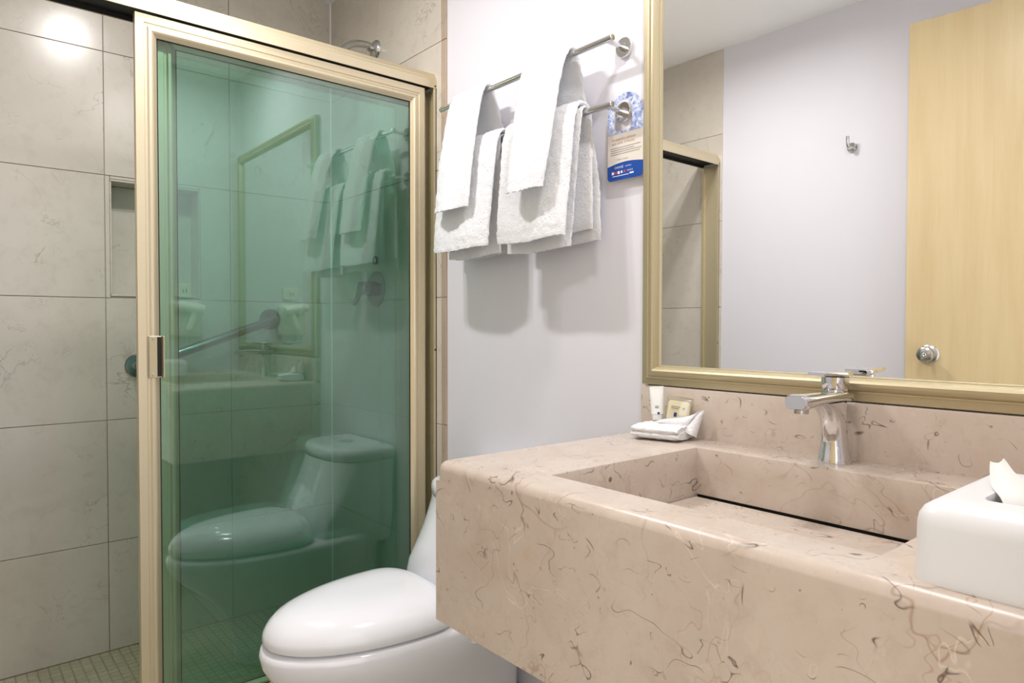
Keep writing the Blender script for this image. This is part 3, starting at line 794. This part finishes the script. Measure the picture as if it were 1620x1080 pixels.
put_text('Un pequeño esfuerzo', 0.0088, -1.097, 1.5335, 'print_tan', sq=0.95)
put_text('para salvar el mundo', 0.0088, -1.097, 1.5245, 'print_tan', sq=0.95)
for i, (w, z) in enumerate(((0.090, 1.5155), (0.072, 1.5105), (0.093, 1.5055), (0.088, 1.5005))):   # small print too fine to read
    obj('small_print', slab2d([(-1.101, z), (-1.101 + w, z), (-1.101 + w, z + 0.0014), (-1.101, z + 0.0014)], [], 0.001, 0.0013, trY), 'print_grey', hang)
put_text('Room', 0.0062, -1.080, 1.4865, 'print_grey'); put_text('Green', 0.0062, -1.0625, 1.4865, 'grout')
put_text('CHOICE', 0.0076, -1.088, 1.4675, 'print_white', sq=0.95)
put_text('HOTELS', 0.0042, -1.055, 1.4685, 'print_white', sq=1.2)
for i, (x, mt) in enumerate(((-1.093, 'print_white'), (-1.084, 'print_red'), (-1.075, 'print_white'), (-1.066, 'print_white'), (-1.057, 'print_red'))):
    s_ = 0.0032 if i < 3 else 0.0024
    obj('emblem', slab2d([(x - s_, 1.458 - s_), (x + s_, 1.458 - s_), (x + s_, 1.458 + s_), (x, 1.458 + s_ * 1.5) if i > 2 else (x, 1.458 + s_), (x - s_, 1.458 + s_)], [], 0.0013, 0.0016, trY), mt, hang)
put_text('CHOICE', 0.0050, -1.050, 1.4575, 'print_white', sq=0.95)
for x0_, x1_, z_ in ((-1.094, -1.045, 1.4497), (-1.042, -1.030, 1.4505)):
    obj('small_print', slab2d([(x0_, z_), (x1_, z_), (x1_, z_ + 0.0014 + (0.002 if x0_ > -1.05 else 0)), (x0_, z_ + 0.0014 + (0.002 if x0_ > -1.05 else 0))], [], 0.0013, 0.0016, trY), 'print_white', hang)

# ------------------------------------------------------------------ washcloth with toiletries
wc = thing('folded_washcloth', (-0.885, 1.170, CZ), 'small folded white washcloth on the counter corner under soap and tube', 'washcloth')
wang = math.radians(14)
def fold(x0, x1, y0, y1, z0, z1, seed, curv=0.0):
    rnd = random.Random(seed); rings = []
    N = 14
    for k in range(N + 1):
        u = k / N; x = x0 + (x1 - x0) * u
        w = abs(2 * u - 1); e = (1 - w ** 7) ** 0.5 if w < 1 else 0.25
        cy, cz_ = (y0 + y1) / 2, (z0 + z1) / 2 + curv * math.sin(u * 4)
        R = []
        for v in superring(0, 0, 0, (y1 - y0) / 2 * (0.96 + 0.04 * e), (z1 - z0) / 2 * max(e, 0.72), 2.3, 28):
            R.append(Vector((x + rnd.uniform(-1, 1) * .001, cy + v.x + rnd.uniform(-1, 1) * .001, max(CZ, cz_ + v.y + rnd.uniform(-1, 1) * .001))))
        rings.append(R)
    return rotz(loft(rings), (-0.885, 1.17, 0), wang)
obj('lower_fold', fold(-0.942, -0.838, 1.118, 1.215, CZ, CZ + 0.024, 1), 'terry', wc, 70)
obj('upper_fold', fold(-0.943, -0.840, 1.117, 1.214, CZ + 0.013, CZ + 0.032, 2), 'terry', wc, 70)
# turned-up corner flap
fl = []
for k in range(9):
    u = k / 8
    p0 = Vector((-0.905 + 0.062 * u, 1.150 + 0.030 * u, CZ + 0.029 + 0.010 * math.sin(u * PI) * (1 - u) + 0.000 * u))
    p1 = Vector((-0.895 + 0.072 * u, 1.190 + 0.022 * u, CZ + 0.031 + 0.030 * u ** 2.2))
    fl.append([p0 + (p1 - p0) * (j / 6) + Vector((0, 0, 0.006 * math.sin(PI * j / 6))) for j in range(7)])
R_ = [[v + Vector((0, 0, 0.002)) for v in r] + [v - Vector((0, -0.001, 0.002)) for v in reversed(r)] for r in fl]
obj('corner_flap', loft(R_), 'terry', wc, 70)
fl2 = []
for k in range(7):
    u = k / 6
    a_ = Vector((-0.823 - 0.004 * u, 1.214 - 0.020 * u, CZ + 0.061 - 0.054 * u)); b_ = Vector((-0.852 + 0.010 * u, 1.202 - 0.030 * u, CZ + 0.044 - 0.024 * u))
    fl2.append([a_ + (b_ - a_) * (j / 4) + Vector((0.004, -0.006, 0)) * math.sin(PI * j / 4) for j in range(5)])
R_ = [[v + Vector((0.0012, -0.0015, 0)) for v in r] + [v - Vector((0.0012, -0.0015, 0)) for v in reversed(r)] for r in fl2]
obj('corner_point', loft(R_), 'terry', wc, 70)

# toiletry tube leaning on the backsplash
def tilt(g, pivot, ax, a):
    m = Matrix.Translation(Vector(pivot)) @ Matrix.Rotation(a, 4, ax) @ Matrix.Translation(-Vector(pivot)); return xform(g, m)
tbp = Vector((-0.924, 1.192, CZ + 0.0325))
tube_t = thing('toiletry_tube', tbp, 'small white toiletry tube standing on the washcloth', 'toiletry')
def place(g, a_z, a_x, a_y):
    return tilt(tilt(rotz(g, tbp, a_z), tbp, 'X', a_x), tbp, 'Y', a_y)
tr_ = [superring(tbp.x, tbp.y, tbp.z + h, hx_, hy_, 2.3, 24) for h, hx_, hy_ in ((0.0, .010, .010), (0.002, .0115, .0112), (0.012, .0118, .0112), (0.0125, .0135, .0120), (0.035, .0145, .009), (0.058, .0150, .0045), (0.066, .0152, .0012), (0.073, .0152, .0012))]
bt = obj('tube_body', place(loft(tr_), 0.5, -0.10, -0.14), 'tube_white', tube_t, 45)
gq = slab2d([(-0.0022, 0.0155), (0.0026, 0.0155), (0.0026, 0.0205), (-0.0022, 0.0205)], [], 0.0112, 0.0117, lambda u, w, d: Vector((tbp.x + u + 0.004, tbp.y - d - 0.0005, tbp.z + w - 0.004)))
obj('blue_mark', place(gq, 0.5, -0.10, -0.14), 'print_navy', tube_t)
for z_ in (0.028, 0.031):
    gq = slab2d([(-0.004, z_), (0.004, z_), (0.004, z_ + 0.0012), (-0.004, z_ + 0.0012)], [], 0.0102, 0.0108, lambda u, w, d: Vector((tbp.x + u + 0.001, tbp.y - d - 0.0005, tbp.z + w - 0.002)))
    obj('small_print', place(gq, 0.5, -0.10, -0.14), 'print_grey', tube_t)

# wrapped soap
sbp = Vector((-0.880, 1.201, CZ + 0.0330))
soap = thing('wrapped_soap', sbp, 'cream bar of soap in clear wrapper leaning against the backsplash', 'soap')
def splace(g): return tilt(tilt(rotz(g, sbp, 0.42), sbp, 'X', -0.16), sbp, 'Y', 0.05)
sv = [rrect(0, 0, 0, 0.0235 - k1, 0.0215 - k1, 0.006, 4) for k1 in (0.003, 0.0005, 0.0, 0.0005, 0.003)]
def s3(ring, y): return [Vector((sbp.x + v.x, sbp.y + y, sbp.z + 0.022 + v.y)) for v in ring]
obj('soap_bar', splace(loft([s3(r, y) for r, y in zip(sv, (-0.008, -0.0065, 0.0, 0.0065, 0.008))])), 'soap_cream', soap, 45)
wv_ = [rrect(0, 0, 0, a, b, 0.004, 4) for a, b in ((0.0245, 0.0225), (0.0262, 0.0245), (0.0285, 0.0285), (0.0262, 0.0245), (0.0245, 0.0225))]
obj('wrapper', splace(loft([s3([Vector((v.x * 1.0, v.y + 0.003, 0)) for v in r], y) for r, y in zip(wv_, (-0.0092, -0.007, 0.0, 0.007, 0.0092))])), 'clear_film', soap, 45)
sq_ = lambda u, w, d: Vector((sbp.x + u, sbp.y - d, sbp.z + w))
obj('blue_mark', splace(slab2d([(-0.0075, 0.0095), (-0.0015, 0.0095), (-0.0015, 0.0185), (-0.0075, 0.0185)], [], 0.0094, 0.0097, sq_)), 'print_navy', soap)
for z_, a_, b_ in ((0.0300, -0.015, 0.004), (0.0265, -0.015, 0.001)):
    obj('small_print', splace(slab2d([(a_, z_), (b_, z_), (b_, z_ + 0.0016), (a_, z_ + 0.0016)], [], 0.0094, 0.0097, sq_)), 'print_grey', soap)
obj('cross_mark', splace(join(slab2d([(0.008, 0.0285), (0.0145, 0.0285), (0.0145, 0.0292), (0.008, 0.0292)], [], 0.0094, 0.0097, sq_), slab2d([(0.0109, 0.0255), (0.0116, 0.0255), (0.0116, 0.032), (0.0109, 0.032)], [], 0.0094, 0.0097, sq_))), 'print_grey', soap)

# ------------------------------------------------------------------ tissue box cover
bx0, bx1, by0, by1, btz = -0.246, -0.112, 0.690, 0.925, 0.936
bcx, bcy = (bx0 + bx1) / 2, (by0 + by1) / 2
tis = thing('tissue_box', (bcx, bcy, CZ), 'white rounded plastic tissue box cover on the counter', 'tissue box')
hxw, hyw = (bx1 - bx0) / 2, (by1 - by0) / 2
prof = [(0.0, 0.0), (0.001, 0.052), (0.0022, 0.060), (0.006, 0.067), (0.012, 0.0715), (0.020, 0.0735)]
rg = [rrect(bcx, bcy, CZ + h, hxw - i, hyw - i, max(0.006, 0.022 - i * 0.5), 7) for i, h in prof]
n_ = len(rg[0])
def oval(z, a, b):
    R = []
    for v in rg[-1]:
        ang = math.atan2((v.y - bcy) / hyw, (v.x - bcx) / hxw); R.append(Vector((bcx + a * math.cos(ang), bcy + b * math.sin(ang), z)))
    return R
zt = CZ + 0.0735
rings = rg + [oval(zt + 0.0008, 0.040, 0.082), oval(zt, 0.034, 0.076), oval(zt - 0.004, 0.031, 0.073), oval(zt - 0.010, 0.031, 0.073)]
obj('cover', loft(rings, True, False), 'cover_plastic', tis, 45)
obj('tissue_stack', box(bx0 + 0.008, bx1 - 0.008, by0 + 0.010, by1 - 0.010, CZ + 0.002, CZ + 0.046), 'paper_white', tis)
# pulled-out tissue: a folded blade and crumpled base
def ribbon(pts, ws, dirs, t=0.0012):
    P = smooth_path(pts, 5); n = len(P); rings = []
    for k, p in enumerate(P):
        f = k / (n - 1) * (len(ws) - 1); i = min(int(f), len(ws) - 2); w = ws[i] + (ws[i + 1] - ws[i]) * (f - i)
        d = (Vector(dirs[i]) * (1 - f + i) + Vector(dirs[i + 1]) * (f - i)).normalized()
        tan = (P[min(k + 1, n - 1)] - P[max(k - 1, 0)]).normalized(); nn = tan.cross(d).normalized()
        top = [p + d * w * (j / 4 - 0.5) + nn * (0.004 * math.cos(PI * (j / 4 - 0.5)) + t) for j in range(5)]
        rings.append(top + [v - nn * 2 * t for v in reversed(top)])
    return loft(rings)
tp = thing('tissue', (bcx, bcy, zt - 0.012), 'white paper tissue pulled out of the tissue box', 'tissue')
obj('tissue_blade', ribbon([(-0.168, 0.758, zt - 0.020), (-0.181, 0.776, zt + 0.002), (-0.199, 0.800, zt + 0.010), (-0.213, 0.830, zt + 0.024)], [0.034, 0.031, 0.024, 0.012], [(0.7, 0.6, 0.25), (0.7, 0.55, 0.35), (0.75, 0.4, 0.5), (0.85, 0.2, 0.35)]), 'paper_white', tp, 60)
obj('tissue_fold', ribbon([(-0.186, 0.778, zt - 0.016), (-0.184, 0.800, zt - 0.003), (-0.178, 0.825, zt + 0.004), (-0.172, 0.845, zt - 0.010)], [0.026, 0.030, 0.030, 0.026], [(1, -0.4, 0.1), (1, -0.3, 0.2), (1, -0.2, 0.1), (1, -0.2, 0.0)]), 'paper_white', tp, 60)
obj('tissue_fold', ribbon([(-0.176, 0.765, zt - 0.020), (-0.172, 0.785, zt - 0.002), (-0.168, 0.805, zt + 0.006), (-0.166, 0.825, zt - 0.010)], [0.02, 0.026, 0.026, 0.02], [(1, 0.2, -0.3), (1, 0.1, -0.2), (1, 0.0, 0.2), (1, 0, 0)]), 'paper_white', tp, 60)

# ------------------------------------------------------------------ things on the other walls, seen in the mirror and in the glass
rh = thing('robe_hook', (-1.244, YF, 1.822), 'small chrome robe hook on white wall, seen in the mirror', 'hook')
obj('rose', lathe([(0.020, 0), (0.020, 0.006), (0.0185, 0.008)], (-1.244, YF, 1.822), (0, 1, 0), 28), 'chrome', rh, 35)
obj('arm', tube(smooth_path([(-1.244, YF + 0.005, 1.822), (-1.244, YF + 0.022, 1.818), (-1.244, YF + 0.036, 1.820), (-1.244, YF + 0.043, 1.834), (-1.244, YF + 0.044, 1.860)], 5), 0.0068, 14), 'chrome', rh, 60)

so_ = thing('power_outlet', (XR, 0.965, 1.275), 'white power outlet above the hair dryer, reflected in green glass', 'outlet')
obj('plate', bbox(XR - 0.010, XR, 0.918, 1.012, 1.243, 1.307, 0.003, 2), 'white_plastic', so_)
obj('socket', bbox(XR - 0.0125, XR - 0.009, 0.945, 0.985, 1.256, 1.294, 0.001, 1), 'white_plastic', so_)
obj('slot', join(box(XR - 0.0135, XR - 0.012, 0.955, 0.959, 1.262, 1.282), box(XR - 0.0135, XR - 0.012, 0.970, 0.974, 1.262, 1.282)), 'black', so_)
hdz = 1.150
dr = thing('hair_dryer', (XR, 0.965, 1.07), 'white wall-mounted hair dryer, reflected in green glass', 'hair dryer')
obj('base', loft([[Vector((XR - d, v.x, v.y)) for v in rrect(0.965, 1.128, 0, 0.074 - i, 0.088 - i, 0.02, 5)] for d, i in ((0.0, 0), (0.035, 0.001), (0.048, 0.006), (0.054, 0.016))]), 'white_plastic', dr, 45)
obj('dryer_body', tube(smooth_path([(XR - 0.085, 0.900, 1.196), (XR - 0.085, 0.925, 1.196), (XR - 0.085, 0.975, 1.188), (XR - 0.085, 1.020, 1.178), (XR - 0.085, 1.035, 1.175)], 4), [0.016] + [0.021] * 4 + [0.025] * 4 + [0.027] * 4 + [0.027] * 3 + [0.018], 22), 'white_plastic', dr, 50)
obj('handle', loft([superring(XR - 0.085, 1.000 - k * 0.012, 1.175 - k * 0.032, 0.017 - k * 0.001, 0.019 - k * 0.001, 2.6, 20) for k in range(4)]), 'white_plastic', dr, 50)
obj('cord', tube(smooth_path([(XR - 0.085, 0.965, 1.078), (XR - 0.075, 0.955, 1.03), (XR - 0.045, 0.975, 1.0), (XR - 0.03, 1.0, 1.04), (XR - 0.02, 0.99, 1.075)], 6), 0.0035, 8), 'white_plastic', dr, 60)

# ------------------------------------------------------------------ ceiling lamps
def make_downlight(x, y, power, label):
    t = thing('ceiling_downlight', (x, y, ZC), label, 'ceiling light', 'ceiling downlights')
    obj('trim_plate', loft([rrect(x, y, ZC - h, 0.115 - i, 0.060 - i, 0.012, 5) for h, i in ((0.0, 0.0), (0.004, 0.0), (0.007, 0.004))]), 'white_plastic', t, 40)
    for s_ in (-0.055, 0.055):
        b_ = obj('lamp_ring', lathe([(0.042, 0.006), (0.045, 0.006), (0.045, 0.009), (0.040, 0.011), (0.036, 0.009), (0.036, 0.006)], (x + s_, y, ZC), (0, 0, -1), 30, False, False), 'chrome', t, 40)
        obj('bulb', lathe([(0.036, 0.0068), (0.034, 0.009), (0.01, 0.010)], (x + s_, y, ZC), (0, 0, -1), 26), 'lamp_glow', b_, 40)
        la = bpy.data.lights.new('downlight_beam', 'AREA'); la.shape = 'DISK'; la.size = 0.066; la.energy = power / 2; la.spread = math.radians(170); la.color = (1.0, 0.98, 0.975)
        lo = bpy.data.objects.new('downlight_beam', la); COL.objects.link(lo); lo.parent = t; lo.location = (s_, 0, -0.014)
    return t
make_downlight(*LAMPS[0][0], LAMPS[0][1], 'twin ceiling downlight above the toilet')
make_downlight(*LAMPS[1][0], LAMPS[1][1], 'twin ceiling downlight above the vanity counter')
